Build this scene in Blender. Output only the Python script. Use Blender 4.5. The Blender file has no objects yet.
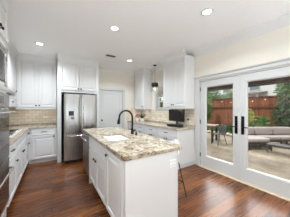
import bpy, bmesh, math, random
from mathutils import Vector, Matrix
C = bpy.context.scene
COL = C.collection
PI = math.pi

# ------------------------------------------------------------------ camera, world, lights, exposure
H = 1.37
YAW = math.radians(32.5)
cam_d = bpy.data.cameras.new('camera'); cam_d.sensor_width = 36; cam_d.lens = 36*146/290
cam_d.clip_start = .05; cam_d.clip_end = 300
cam = bpy.data.objects.new('camera', cam_d); COL.objects.link(cam)
cam.location = (0, 0, H); cam.rotation_euler = (PI/2, 0, -YAW)
C.camera = cam

w = bpy.data.worlds.new('world'); C.world = w; w.use_nodes = True
wn = w.node_tree.nodes; wl = w.node_tree.links
bg = wn['Background']
sky = wn.new('ShaderNodeTexSky'); sky.sky_type = 'HOSEK_WILKIE'
sky.sun_direction = (-.45, .15, .88); sky.turbidity = 4; sky.ground_albedo = .4
mixs = wn.new('ShaderNodeMix'); mixs.data_type = 'RGBA'; mixs.inputs[0].default_value = .7
mixs.inputs[7].default_value = (1, 1, 1, 1)
wl.new(sky.outputs[0], mixs.inputs[6]); wl.new(mixs.outputs[2], bg.inputs['Color'])
# sky with an added bright lobe beyond the patio, for the floor's sheen
tcw = wn.new('ShaderNodeTexCoord'); dt = wn.new('ShaderNodeVectorMath'); dt.operation = 'DOT_PRODUCT'
dt.inputs[1].default_value = Vector((.82, .33, .46)).normalized()
mrw = wn.new('ShaderNodeMapRange'); mrw.interpolation_type = 'SMOOTHSTEP'
mrw.inputs[1].default_value = .6; mrw.inputs[2].default_value = 1; mrw.inputs[3].default_value = 1.05; mrw.inputs[4].default_value = 8.5
wl.new(tcw.outputs['Generated'], dt.inputs[0]); wl.new(dt.outputs['Value'], mrw.inputs[0]); wl.new(mrw.outputs[0], bg.inputs['Strength'])

sd = bpy.data.lights.new('sun', 'SUN'); sd.energy = 2.4; sd.angle = math.radians(3); sd.color = (1, .95, .87)
sun = bpy.data.objects.new('sun', sd); COL.objects.link(sun)
sun.rotation_euler = Vector((.45, -.15, -.88)).to_track_quat('-Z', 'Y').to_euler()

def area(name, loc, direction, sx, sy, energy, color=(1, 1, 1)):
    d = bpy.data.lights.new(name, 'AREA'); d.shape = 'RECTANGLE'; d.size = sx; d.size_y = sy
    d.energy = energy; d.color = color
    o = bpy.data.objects.new(name, d); COL.objects.link(o); o.location = loc
    o.rotation_euler = Vector(direction).to_track_quat('-Z', 'Y').to_euler()
    return o
XLW = -.8
# added upward fill panels behind the camera, out of view, brightening the ceiling
area('rear_bounce_fill', (.9, -1.9, 1.0), (0, .12, .99), 3.4, 1.6, 104, (.77, .89, 1))
area('side_bounce_fill', (XLW, -.9, 1.2), (.25, .2, .95), 1.4, 1.0, 22, (.77, .89, 1))
DOWNLIGHT_W = 16
C.view_settings.view_transform = 'Standard'; C.view_settings.look = 'None'
C.view_settings.gamma = 1; C.view_settings.use_curve_mapping = False
C.view_settings.exposure = 0.34
C.cycles.use_denoising = True
C.cycles.max_bounces = 14; C.cycles.diffuse_bounces = 8; C.cycles.transparent_max_bounces = 16
C.cycles.sample_clamp_indirect = 6

# added slim fills under the wall cabinets to brighten the tile
area('under_cabinet_fill', (-.33, 4.93, 1.345), (0, .25, -1), .75, .03, .3, (.95, .97, 1))
area('under_cabinet_fill', (2.83, 2.78, 1.36), (.25, 0, -1), .03, .7, .7, (.95, .97, 1))
area('under_cabinet_fill', (2.83, 4.5, 1.33), (.25, 0, -1), .03, .5, .8, (.95, .97, 1))
# ------------------------------------------------------------------ materials
def lin(c):
    return tuple(((v/255)/12.92 if v/255 <= .04045 else ((v/255+.055)/1.055)**2.4) for v in c) + (1,)
def mat(name, rgb, rough=.5, metal=0, noise=0, nscale=20, emit=None, estr=0, spec=.5, coat=0):
    m = bpy.data.materials.new(name); m.use_nodes = True
    nt = m.node_tree; b = nt.nodes['Principled BSDF']
    c = lin(rgb)
    b.inputs['Base Color'].default_value = c
    b.inputs['Roughness'].default_value = rough; b.inputs['Metallic'].default_value = metal
    b.inputs['Specular IOR Level'].default_value = spec
    b.inputs['Coat Weight'].default_value = coat
    if emit:
        b.inputs['Emission Color'].default_value = lin(emit); b.inputs['Emission Strength'].default_value = estr
    if noise:
        tc = nt.nodes.new('ShaderNodeTexCoord'); n = nt.nodes.new('ShaderNodeTexNoise')
        n.inputs['Scale'].default_value = nscale; n.inputs['Detail'].default_value = 4
        r = nt.nodes.new('ShaderNodeValToRGB')
        r.color_ramp.elements[0].position = .3; r.color_ramp.elements[1].position = .7
        r.color_ramp.elements[0].color = tuple(max(0, v*(1-noise)) for v in c[:3]) + (1,)
        r.color_ramp.elements[1].color = tuple(min(1, v*(1+noise)) for v in c[:3]) + (1,)
        nt.links.new(tc.outputs['Object'], n.inputs['Vector']); nt.links.new(n.outputs['Fac'], r.inputs[0])
        nt.links.new(r.outputs[0], b.inputs['Base Color'])
    return m
def nodes_of(m): return m.node_tree.nodes, m.node_tree.links, m.node_tree.nodes['Principled BSDF']

M = {}
M['cab'] = mat('white_cabinet_paint', (218, 217, 216), .35, noise=.01, nscale=3)
M['trim'] = mat('white_trim_paint', (201, 201, 199), .4, noise=.01, nscale=3)
M['crown'] = mat('lightened_crown_white', (224, 224, 222), .45, noise=.01, nscale=3)  # trim white lightened to offset the dim light on its underside
M['ceil'] = mat('ceiling_paint', (243, 243, 243), .9, noise=.012, nscale=40)
M['wall'] = mat('cream_wall_paint', (228, 222, 210), .85, noise=.015, nscale=40)
M['black'] = mat('black_metal', (26, 25, 25), .38, .6)
M['bronze'] = mat('dark_bronze_metal', (30, 27, 26), .45, .3)
M['blackp'] = mat('black_plastic', (22, 22, 24), .35)
M['screen'] = mat('dark_screen', (36, 34, 33), .22)
M['bglass'] = mat('dark_glass_brown_reflection', (52, 38, 28), .08)  # brown floor reflection put into the dark glass colour
M['darkgap'] = mat('dark_brown_recess', (40, 32, 28), .7)  # plain dark brown of the refrigerator alcove back and grille
M['plate'] = mat('white_plastic', (238, 238, 236), .4)
M['white'] = mat('white_ceramic', (240, 239, 235), .15, coat=.4)
M['shell'] = mat('white_moulded_plastic', (206, 206, 204), .4)
M['lamp'] = mat('lamp_diffuser', (255, 255, 250), .5, emit=(255, 252, 245), estr=4)
M['vent'] = mat('grey_vent_metal', (120, 118, 114), .5, .3)
M['ventd'] = mat('vent_shade_dark', (40, 39, 38), .8)
M['cushion'] = mat('grey_outdoor_fabric', (168, 159, 157), .9, noise=.06, nscale=60)
M['frame_out'] = mat('dark_outdoor_metal', (62, 58, 56), .5, .3)
M['tablewood'] = mat('weathered_table_wood', (120, 98, 80), .7, noise=.15, nscale=14)
M['chairgrey'] = mat('dark_grey_chair_plastic', (60, 64, 66), .5)
M['house'] = mat('pale_house_siding', (226, 228, 230), .8, noise=.02, nscale=2)
M['hroof'] = mat('grey_roof_shingle', (112, 108, 104), .9, noise=.15, nscale=8)
M['hglass'] = mat('house_window_glass', (120, 140, 150), .1)
M['stone'] = mat('pale_garden_rock', (196, 184, 164), .9, noise=.15, nscale=9)
M['paver'] = mat('concrete_paving', (205, 196, 178), .9, noise=.06, nscale=12)
M['bark'] = mat('bark', (92, 76, 60), .9, noise=.2, nscale=12)
M['pink'] = mat('red_petals', (196, 92, 88), .7)
M['bulb'] = mat('bulb_glass', (245, 240, 225), .2, emit=(255, 236, 200), estr=.6)
M['threshold'] = mat('pale_oak_threshold', (206, 186, 160), .5, noise=.05, nscale=20)
M['shade'] = mat('woven_brown_shade', (78, 58, 46), .8, noise=.25, nscale=60)
M['stucco'] = mat('exterior_stucco', (214, 206, 192), .9, noise=.04, nscale=30)
M['soil'] = mat('bed_soil', (126, 104, 82), 1, noise=.2, nscale=15)
def leafmat(name, rgb, d=.35):
    m = mat(name, rgb, .6, noise=d, nscale=9); return m
M['leaf1'] = leafmat('green_leaf', (82, 116, 50)); M['leaf2'] = leafmat('dark_green_leaf', (52, 76, 42))
M['leaf3'] = leafmat('yellow_green_leaf', (150, 156, 80)); M['leaf4'] = leafmat('pale_green_leaf', (118, 140, 96))

def steel(name, rgb, rough, amp):
    m = mat(name, rgb, rough, 1.0); N, L, b = nodes_of(m)
    tc = N.new('ShaderNodeTexCoord'); mp = N.new('ShaderNodeMapping'); mp.inputs['Scale'].default_value = (30, 30, .4)
    n = N.new('ShaderNodeTexNoise'); n.inputs['Scale'].default_value = 4; n.inputs['Detail'].default_value = 2
    mr = N.new('ShaderNodeMapRange'); mr.inputs[3].default_value = rough-amp; mr.inputs[4].default_value = rough+amp
    L.new(tc.outputs['Object'], mp.inputs[0]); L.new(mp.outputs[0], n.inputs['Vector'])
    L.new(n.outputs['Fac'], mr.inputs[0]); L.new(mr.outputs[0], b.inputs['Roughness'])
    b.inputs['Anisotropic'].default_value = .5
    return m
M['steel'] = steel('brushed_stainless_steel', (170, 168, 165), .28, .03)
M['steelh'] = steel('satin_handle_steel', (214, 212, 208), .22, .01)

def glassmat():
    m = bpy.data.materials.new('clear_glass'); m.use_nodes = True
    N = m.node_tree.nodes; L = m.node_tree.links; N.clear()
    o = N.new('ShaderNodeOutputMaterial'); t = N.new('ShaderNodeBsdfTransparent'); g = N.new('ShaderNodeBsdfGlossy')
    g.inputs['Roughness'].default_value = .02; t.inputs[0].default_value = (.96, .975, .97, 1)
    lw = N.new('ShaderNodeLayerWeight'); lw.inputs[0].default_value = .5
    pw = N.new('ShaderNodeMath'); pw.operation = 'POWER'; pw.inputs[1].default_value = 5; L.new(lw.outputs['Facing'], pw.inputs[0])
    f = N.new('ShaderNodeMapRange'); f.inputs[3].default_value = .025; f.inputs[4].default_value = .9; L.new(pw.outputs[0], f.inputs[0])
    x = N.new('ShaderNodeMixShader'); L.new(f.outputs[0], x.inputs[0]); L.new(t.outputs[0], x.inputs[1]); L.new(g.outputs[0], x.inputs[2])
    L.new(x.outputs[0], o.inputs[0]); return m
M['glass'] = glassmat()

def floor_mat():
    m = mat('hickory_floor_planks', (100, 60, 40), .3, spec=.42); N, L, b = nodes_of(m)
    tc = N.new('ShaderNodeTexCoord')
    br = N.new('ShaderNodeTexBrick'); br.offset = .37; br.offset_frequency = 2; br.squash = 1
    br.inputs['Scale'].default_value = 1; br.inputs['Brick Width'].default_value = 1.5; br.inputs['Row Height'].default_value = .15
    br.inputs['Mortar Size'].default_value = .004; br.inputs['Mortar Smooth'].default_value = .2; br.inputs['Bias'].default_value = 0
    br.inputs['Color1'].default_value = (0, 0, 0, 1); br.inputs['Color2'].default_value = (1, 1, 1, 1); br.inputs['Mortar'].default_value = (.4, .4, .4, 1)
    L.new(tc.outputs['Object'], br.inputs['Vector'])
    ramp = N.new('ShaderNodeValToRGB'); e = ramp.color_ramp.elements
    e[0].color = lin((78, 40, 13)); e[1].color = lin((132, 80, 38)); e2 = ramp.color_ramp.elements.new(.5); e2.color = lin((104, 57, 22))
    L.new(br.outputs['Color'], ramp.inputs[0])
    mp = N.new('ShaderNodeMapping'); mp.inputs['Scale'].default_value = (1.6, 22, 1)
    n = N.new('ShaderNodeTexNoise'); n.inputs['Scale'].default_value = 1.6; n.inputs['Detail'].default_value = 6; n.inputs['Distortion'].default_value = .6
    L.new(tc.outputs['Object'], mp.inputs[0]); L.new(mp.outputs[0], n.inputs['Vector'])
    gr = N.new('ShaderNodeValToRGB'); gr.color_ramp.elements[0].position = .3; gr.color_ramp.elements[1].position = .72
    gr.color_ramp.elements[0].color = (.78, .75, .72, 1); gr.color_ramp.elements[1].color = (1.1, 1.09, 1.08, 1)
    L.new(n.outputs['Fac'], gr.inputs[0])
    mx = N.new('ShaderNodeMix'); mx.data_type = 'RGBA'; mx.blend_type = 'MULTIPLY'; mx.inputs[0].default_value = 1
    L.new(ramp.outputs[0], mx.inputs[6]); L.new(gr.outputs[0], mx.inputs[7])
    mm = N.new('ShaderNodeMix'); mm.data_type = 'RGBA'; mm.inputs[7].default_value = lin((30, 17, 10))
    L.new(br.outputs['Fac'], mm.inputs[0]); L.new(mx.outputs[2], mm.inputs[6]); L.new(mm.outputs[2], b.inputs['Base Color'])
    mr = N.new('ShaderNodeMapRange'); mr.inputs[3].default_value = .20; mr.inputs[4].default_value = .36
    L.new(n.outputs['Fac'], mr.inputs[0]); L.new(mr.outputs[0], b.inputs['Roughness'])
    bp = N.new('ShaderNodeBump'); bp.inputs['Strength'].default_value = .25; bp.inputs['Distance'].default_value = .004
    L.new(n.outputs['Fac'], bp.inputs['Height']); L.new(bp.outputs[0], b.inputs['Normal'])
    return m
M['floor'] = floor_mat()

def tile_mat(name, along):
    m = mat(name, (206, 190, 164), .35); N, L, b = nodes_of(m)
    tc = N.new('ShaderNodeTexCoord'); sp = N.new('ShaderNodeSeparateXYZ'); cb = N.new('ShaderNodeCombineXYZ')
    L.new(tc.outputs['Object'], sp.inputs[0]); L.new(sp.outputs[along], cb.inputs[0]); L.new(sp.outputs['Z'], cb.inputs[1])
    br = N.new('ShaderNodeTexBrick'); br.inputs['Scale'].default_value = 1
    br.inputs['Brick Width'].default_value = .155; br.inputs['Row Height'].default_value = .0775; br.inputs['Mortar Size'].default_value = .003
    br.inputs['Color1'].default_value = lin((218, 203, 180)); br.inputs['Color2'].default_value = lin((240, 230, 212)); br.inputs['Mortar'].default_value = lin((176, 161, 140))
    L.new(cb.outputs[0], br.inputs['Vector']); L.new(br.outputs['Color'], b.inputs['Base Color'])
    bp = N.new('ShaderNodeBump'); bp.invert = True; bp.inputs['Strength'].default_value = .4; bp.inputs['Distance'].default_value = .004
    L.new(br.outputs['Fac'], bp.inputs['Height']); L.new(bp.outputs[0], b.inputs['Normal'])
    return m
M['tileX'] = tile_mat('cream_tile_back', 'X'); M['tileY'] = tile_mat('cream_tile_side', 'Y')

def granite(name, base, mid, dark, s, amt):
    m = mat(name, base, .12, spec=.5); N, L, b = nodes_of(m)
    tc = N.new('ShaderNodeTexCoord')
    n1 = N.new('ShaderNodeTexNoise'); n1.inputs['Scale'].default_value = s; n1.inputs['Detail'].default_value = 8; n1.inputs['Roughness'].default_value = .7; n1.inputs['Distortion'].default_value = .8
    n2 = N.new('ShaderNodeTexNoise'); n2.inputs['Scale'].default_value = s*2.6; n2.inputs['Detail'].default_value = 8; n2.inputs['Roughness'].default_value = .75
    for n in (n1, n2): L.new(tc.outputs['Object'], n.inputs['Vector'])
    r1 = N.new('ShaderNodeValToRGB'); e = r1.color_ramp.elements
    e[0].position = .36; e[0].color = lin(mid); e[1].position = .56; e[1].color = lin(base)
    x = r1.color_ramp.elements.new(.75); x.color = lin(tuple(min(255, v+12) for v in base))
    r2 = N.new('ShaderNodeValToRGB'); e = r2.color_ramp.elements
    e[0].position = amt; e[0].color = (1, 1, 1, 1); e[1].position = amt+.07; e[1].color = (0, 0, 0, 1)
    mx = N.new('ShaderNodeMix'); mx.data_type = 'RGBA'; mx.inputs[7].default_value = lin(dark)
    L.new(n1.outputs['Fac'], r1.inputs[0]); L.new(n2.outputs['Fac'], r2.inputs[0])
    L.new(r2.outputs[0], mx.inputs[0]); L.new(r1.outputs[0], mx.inputs[6]); L.new(mx.outputs[2], b.inputs['Base Color'])
    return m
M['granite'] = granite('cream_brown_granite', (190, 179, 158), (122, 95, 68), (50, 40, 34), 9, .40)
M['granite2'] = granite('pale_beige_granite', (196, 186, 170), (156, 136, 116), (84, 74, 66), 12, .37)

def ground_mat():
    m = mat('sandy_patio', (196, 182, 160), .95); N, L, b = nodes_of(m)
    tc = N.new('ShaderNodeTexCoord')
    n = N.new('ShaderNodeTexNoise'); n.inputs['Scale'].default_value = 1.3; n.inputs['Detail'].default_value = 10; n.inputs['Roughness'].default_value = .72
    L.new(tc.outputs['Object'], n.inputs['Vector'])
    r = N.new('ShaderNodeValToRGB'); e = r.color_ramp.elements
    e[0].position = .35; e[0].color = lin((112, 100, 84)); e[1].position = .66; e[1].color = lin((162, 149, 130))
    L.new(n.outputs['Fac'], r.inputs[0]); L.new(r.outputs[0], b.inputs['Base Color']); return m
M['ground'] = ground_mat()

def fence_mat():
    m = mat('brown_fence_boards', (142, 90, 64), .85); N, L, b = nodes_of(m)
    tc = N.new('ShaderNodeTexCoord'); mp = N.new('ShaderNodeMapping'); mp.inputs['Scale'].default_value = (7, 7, .6)
    n = N.new('ShaderNodeTexNoise'); n.inputs['Scale'].default_value = 1.4; n.inputs['Detail'].default_value = 6
    L.new(tc.outputs['Object'], mp.inputs[0]); L.new(mp.outputs[0], n.inputs['Vector'])
    r = N.new('ShaderNodeValToRGB'); e = r.color_ramp.elements
    e[0].position = .3; e[0].color = lin((112, 68, 48)); e[1].position = .7; e[1].color = lin((158, 102, 74))
    L.new(n.outputs['Fac'], r.inputs[0]); L.new(r.outputs[0], b.inputs['Base Color']); return m
M['fence'] = fence_mat()
M['fence_rail'] = mat('dark_fence_rail', (96, 62, 46), .85, noise=.12, nscale=12)

# ------------------------------------------------------------------ mesh builder
class MB:
    def __init__(s): s.bm = bmesh.new()
    def box(s, x0, x1, y0, y1, z0, z1, bev=0, seg=2):
        r = bmesh.ops.create_cube(s.bm, size=1)
        vs = r['verts']
        for v in vs:
            v.co = Vector(((x0+x1)/2+v.co.x*(x1-x0), (y0+y1)/2+v.co.y*(y1-y0), (z0+z1)/2+v.co.z*(z1-z0)))
        if bev:
            ed = list({e for v in vs for e in v.link_edges})
            bmesh.ops.bevel(s.bm, geom=ed, offset=bev, segments=seg, affect='EDGES', profile=.5)
        return s
    def tube(s, pts, r, n=10, closed=False):
        pts = [Vector(p) for p in pts]; rings = []
        N = len(pts); prev = None
        for i, p in enumerate(pts):
            if closed: d = pts[(i+1) % N]-pts[i-1]
            elif i == 0: d = pts[1]-p
            elif i == N-1: d = p-pts[-2]
            else: d = (pts[i+1]-p).normalized()+(p-pts[i-1]).normalized()
            d.normalize()
            if prev is None:
                a = Vector((0, 0, 1)) if abs(d.z) < .9 else Vector((1, 0, 0)); u = d.cross(a).normalized()
            else:
                u = (prev-d*prev.dot(d)).normalized()
            prev = u; v = d.cross(u)
            rr = r[i] if isinstance(r, (list, tuple)) else r
            rings.append([s.bm.verts.new(p+(u*math.cos(2*PI*k/n)+v*math.sin(2*PI*k/n))*rr) for k in range(n)])
        for i in range(N if closed else N-1):
            a, b = rings[i], rings[(i+1) % N]
            for k in range(n):
                f = s.bm.faces.new((a[k], a[(k+1) % n], b[(k+1) % n], b[k])); f.smooth = True
        if not closed:
            s.bm.faces.new(rings[0][::-1]); s.bm.faces.new(rings[-1])
        return s
    def lathe(s, prof, c=(0, 0, 0), n=24, axis='Z', cap=True):
        c = Vector(c); rings = []
        for r, h in prof:
            ring = []
            for k in range(n):
                a = 2*PI*k/n; p = (r*math.cos(a), r*math.sin(a), h)
                if axis == 'Y': p = (p[0], -h, p[1])
                if axis == 'X': p = (h, p[0], p[1])
                ring.append(s.bm.verts.new(c+Vector(p)))
            rings.append(ring)
        for a, b in zip(rings, rings[1:]):
            for k in range(n):
                f = s.bm.faces.new((a[k], a[(k+1) % n], b[(k+1) % n], b[k])); f.smooth = True
        if cap:
            s.bm.faces.new(rings[0][::-1]); s.bm.faces.new(rings[-1])
        return s
    def rings(s, x0, x1, z0, z1, steps):
        # concentric rectangles (inset, y): panelled door fronts; facing -y
        R = []
        for i, y in steps:
            R.append([s.bm.verts.new(p) for p in ((x0+i, y, z0+i), (x1-i, y, z0+i), (x1-i, y, z1-i), (x0+i, y, z1-i))])
        s.bm.faces.new(R[0][::-1])
        for a, b in zip(R, R[1:]):
            for k in range(4): s.bm.faces.new((a[k], a[(k+1) % 4], b[(k+1) % 4], b[k]))
        s.bm.faces.new(R[-1]); return s
    def prism(s, poly, axis, a, b):
        def P(p, t):
            if axis == 'X': return (t, p[0], p[1])
            if axis == 'Y': return (p[0], t, p[1])
            return (p[0], p[1], t)
        A = [s.bm.verts.new(P(p, a)) for p in poly]; B = [s.bm.verts.new(P(p, b)) for p in poly]
        n = len(poly)
        for k in range(n): s.bm.faces.new((A[k], A[(k+1) % n], B[(k+1) % n], B[k]))
        s.bm.faces.new(A[::-1]); s.bm.faces.new(B); return s
    def slab(s, outer, holes, z0, z1, bev=0):
        loops = [outer]+holes; edges = []; allv = []
        for lp in loops:
            vs = [s.bm.verts.new((x, y, z1)) for x, y in lp]; allv.append(vs)
            for k in range(len(vs)): edges.append(s.bm.edges.new((vs[k], vs[(k+1) % len(vs)])))
        g = bmesh.ops.triangle_fill(s.bm, edges=edges, use_beauty=True, use_dissolve=False)
        top = [f for f in g['geom'] if isinstance(f, bmesh.types.BMFace)]
        e = bmesh.ops.extrude_face_region(s.bm, geom=top)
        for v in e['geom']:
            if isinstance(v, bmesh.types.BMVert): v.co.z = z0
        return s
    def ball(s, c, r, sc=(1, 1, 1), u=14, v=9):
        g = bmesh.ops.create_uvsphere(s.bm, u_segments=u, v_segments=v, radius=r)
        for q in g['verts']: q.co = Vector(c)+Vector((q.co.x*sc[0], q.co.y*sc[1], q.co.z*sc[2]))
        for f in {f for q in g['verts'] for f in q.link_faces}: f.smooth = True
        return s
    def rot(s, a, axis='Z', c=(0, 0, 0)):
        bmesh.ops.rotate(s.bm, verts=s.bm.verts[:], cent=c, matrix=Matrix.Rotation(a, 3, axis)); return s
    def build(s, name, m, parent=None, loc=None, rotz=0, fixn=True):
        if fixn: bmesh.ops.recalc_face_normals(s.bm, faces=s.bm.faces[:])
        me = bpy.data.meshes.new(name); s.bm.to_mesh(me); s.bm.free()
        me.materials.append(m)
        o = bpy.data.objects.new(name, me); COL.objects.link(o)
        if parent: o.parent = parent
        if loc: o.location = loc
        if rotz: o.rotation_euler = (0, 0, rotz)
        return o
def tag(o, label, cat, group=None):
    o['label'] = label; o['category'] = cat
    if group: o['group'] = group
    return o
def thing(name, label, cat, loc=(0, 0, 0), rotz=0, group=None):
    o = bpy.data.objects.new(name, None); COL.objects.link(o); o.empty_display_size = .1
    o.location = loc; o.rotation_euler = (0, 0, rotz); return tag(o, label, cat, group)
def struct(o): o['kind'] = 'structure'; return o
def sempty(name, loc, rotz=0):
    o = bpy.data.objects.new(name, None); COL.objects.link(o); o.location = loc; o.rotation_euler = (0, 0, rotz); return struct(o)
def copy_tree(o, parent=None):
    c = o.copy(); COL.objects.link(c)
    if parent: c.parent = parent
    for ch in list(o.children): copy_tree(ch, c)
    return c

# ------------------------------------------------------------------ the room
XL, XR = -1.10, 2.976          # side walls
YB, YP, YF = 5.10, 4.90, -3.0  # back wall, pantry wall, wall behind the camera
ZC = 2.74
struct(MB().box(XL-.15, XR+.06, YF-.15, YB+.15, -.16, 0).build('floor', M['floor']))
struct(MB().box(XL-.15, XR+.15, YF-.15, YB+.15, ZC, ZC+.12).build('ceiling', M['ceil']))
struct(MB().box(XL-.15, XL, YF-.15, YB+.15, 0, ZC).build('wall_left', M['wall']))
struct(MB().box(XL, XR, YB, YB+.15, 0, ZC).build('wall_back', M['wall']))
struct(MB().box(1.16, XR, YP, YB, 0, ZC).build('wall_pantry', M['wall']))
# wall with the french doors and the sink window
DY0, DY1, DZ = .47, 2.26, 2.03
WY0, WY1, WZ0, WZ1 = 3.22, 3.94, 1.36, 1.84
b = MB(); T = XR+.15
b.box(XR, T, YF-.15, DY0, 0, ZC).box(XR, T, DY0, DY1, DZ, ZC).box(XR, T, DY1, WY0, 0, ZC)
b.box(XR, T, WY0, WY1, 0, WZ0).box(XR, T, WY0, WY1, WZ1, ZC).box(XR, T, WY1, YB+.15, 0, ZC)
struct(b.build('wall_right', M['wall']))
# wall behind the camera with two wide windows
b = MB()
b.box(XL, XR, YF-.15, YF, 0, .35).box(XL, XR, YF-.15, YF, 2.5, ZC)
b.box(XL, -.85, YF-.15, YF, .35, 2.5).box(2.7, XR, YF-.15, YF, .35, 2.5).box(.85, 1.0, YF-.15, YF, .35, 2.5)
struct(b.build('wall_front', M['wall']))
# eave of the house roof over the door side
struct(MB().box(XL-.6, XR+.75, YF-.8, YB+.8, ZC+.13, ZC+.32).box(XR+.69, XR+.78, YF-.8, YB+.8, ZC+.02, ZC+.33).build('roof', M['stucco']))
# crown moulding
def crown(zt, d=.105, h=.125):
    return [(0, zt-h), (.012, zt-h), (.02, zt-h+.025), (d*.62, zt-.045), (d-.012, zt-.022), (d, zt-.018), (d, zt), (0, zt)]
b = MB(); b.prism([(XR-d, z) for d, z in crown(ZC)], 'Y', YF, 2.372); struct(b.build('trim_1', M['crown']))
b = MB(); b.prism([(XR-d, z) for d, z in crown(ZC)], 'Y', 3.19, 4.16); struct(b.build('trim_2', M['crown']))
b = MB(); b.prism([(YP-d, z) for d, z in crown(ZC)], 'X', 1.155, 2.63); struct(b.build('trim_3', M['crown']))
# backsplash tile
struct(MB().box(-1.09, .11, YB-.012, YB, .95, 1.372).build('trim_4', M['tileX']))
struct(MB().box(XL, XL+.012, 2.52, 5.085, .95, 1.75).build('trim_5', M['tileY']))
b = MB(); b.box(XR-.012, XR, 2.37, WY0-.1, .95, 1.40).box(XR-.012, XR, WY0-.1, WY1+.1, .95, WZ0-.10).box(XR-.012, XR, WY1+.1, 4.88, .95, 1.40)
struct(b.build('trim_6', M['tileY']))
struct(MB().box(2.30, XR-.012, YP-.012, YP, .95, 1.40).build('trim_7', M['tileX']))
# door surround (casing, head board with a cap) and jamb
b = MB()
b.box(XR-.022, XR, DY1-.012, DY1+.098, .012, 2.035, .004)
b.box(XR-.022, XR, DY0-.10, DY0+.012, .012, 2.035, .004)
b.box(XR-.024, XR, DY0-.12, DY1+.10, 2.035, 2.085, .003)
b.prism([(XR, 2.085), (XR-.028, 2.085), (XR-.05, 2.105), (XR-.05, 2.118), (XR, 2.118)], 'Y', DY0-.13, DY1+.108)
struct(b.build('trim_8', M['trim']))
b = MB()
b.box(XR, T, DY1-.022, DY1, .012, DZ).box(XR, T, DY0, DY0+.022, .012, DZ).box(XR, T, DY0, DY1, DZ-.022, DZ)
struct(b.build('trim_9', M['trim']))
struct(MB().prism([(XR-.03, 0.001), (XR-.028, .012), (XR+.005, .022), (T+.03, .022), (T+.03, -.02), (XR+.06, -.02), (XR+.06, .001)], 'Y', DY0, DY1).build('trim_10', M['threshold']))
# baseboards
struct(MB().box(XR-.015, XR, YF, DY0-.10, 0, .12, .004).build('baseboard_right', M['trim']))
struct(MB().box(2.20, 2.36, YP-.015, YP, 0, .12, .004).build('baseboard_back', M['trim']))

# french door leaves: local frame x = width, front faces -y
def knob(parent, x, z, y=-.0):
    return MB().lathe([(.006, 0), (.006, .012), (.016, .016), (.019, .022), (.015, .030), (.004, .032)], (x, y, z), 14, 'Y').build('knob', M['bronze'], parent)
def pull(parent, x, z, y=0, L=.11):
    b = MB()
    b.tube([(x-L/2, y, z), (x-L/2, y-.022, z), (x-L/2+.012, y-.028, z), (x+L/2-.012, y-.028, z), (x+L/2, y-.022, z), (x+L/2, y, z)], .0075, 8)
    return b.build('pull', M['bronze'], parent)
def french_leaf(name, loc, mirror, w_, h_):
    r = sempty(name, loc, -PI/2)
    g0, g1, gz0, gz1 = .14, w_-.125, .255, 1.83
    if mirror: g0, g1 = .125, w_-.14
    b = MB()
    # frame with sloped glazing beads
    rs = []
    for i, y in ((0, .042), (0, 0)):
        rs.append([b.bm.verts.new(p) for p in ((i, y, 0), (w_-i, y, 0), (w_-i, y, h_-i), (i, y, h_-i))])
    for e, y in ((-.018, 0), (-.010, .008), (0, .016), (0, .042)):
        rs.append([b.bm.verts.new(p) for p in ((g0+e, y, gz0+e), (g1-e, y, gz0+e), (g1-e, y, gz1-e), (g0+e, y, gz1-e))])
    rs.append(rs[0])
    for a, c in zip(rs, rs[1:]):
        for k in range(4): b.bm.faces.new((a[k], a[(k+1) % 4], c[(k+1) % 4], c[k]))
    b.build('door_frame', M['trim'], r)
    MB().box(g0-.003, g1+.003, .020, .028, gz0-.003, gz1+.003).build('pane', M['glass'], r)
    hx = w_-.055 if not mirror else .055
    hp = MB().box(hx-.026, hx+.026, -.008, -.0005, .86, 1.20, .003).build('handle_plate', M['black'], r)
    s_ = -1 if not mirror else 1
    MB().tube([(hx, -.008, 1.0), (hx, -.045, 1.0), (hx+s_*.02, -.052, 1.0), (hx+s_*.105, -.052, .997)], .009, 10).build('lever', M['black'], hp)
    MB().lathe([(.013, 0), (.013, .012), (.006, .014)], (hx, -.008, 1.14), 12, 'Y').build('thumb_turn', M['black'], hp)
    hg = -.008 if not mirror else w_+.008
    for z in (.20, .98, 1.75):
        MB().box(hg-.012, hg+.012, -.010, .002, z, z+.10, .003).build('hinge', M['bronze'], r)
    return r
french_leaf('door_2', (XR+.014, 2.225, .026), False, .853, 1.978)
lf = french_leaf('door_3', (XR+.014, 1.366, .026), True, .853, 1.978)
MB().box(-.022, .022, -.014, .0, 0.0, 1.975, .004).build('astragal', M['trim'], lf)

# pantry door in the back wall: recessed two-panel door and casing
px0, px1 = 1.34, 2.15
d1 = sempty('door_1', (px0, YP-.012, 0))
b = MB().rings(.006, px1-px0-.006, .01, 1.985, [(0, .012), (0, 0)])
b.build('door_slab', M['trim'], d1)
for z0, z1 in ((.22, .90), (1.02, 1.86)):
    MB().rings(.11, px1-px0-.11, z0, z1, [(0, .001), (0, -.004), (.012, -.006), (.024, -.002), (.07, -.006)]).build('door_panel', M['trim'], d1)
MB().lathe([(.025, 0), (.025, .004), (.009, .01), (.009, .03), (.024, .04), (.027, .052), (.018, .064), (.004, .067)], (.06, 0, .98), 16, 'Y').build('door_knob', M['bronze'], d1)
b = MB()
b.box(px1, px1+.095, YP-.04, YP, 0, 2.085, .004).box(px0-.095, px0, YP-.04, YP, 0, 2.085, .004).box(px0, px1, YP-.04, YP, 1.995, 2.085, .004)
struct(b.build('trim_11', M['trim']))

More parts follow.
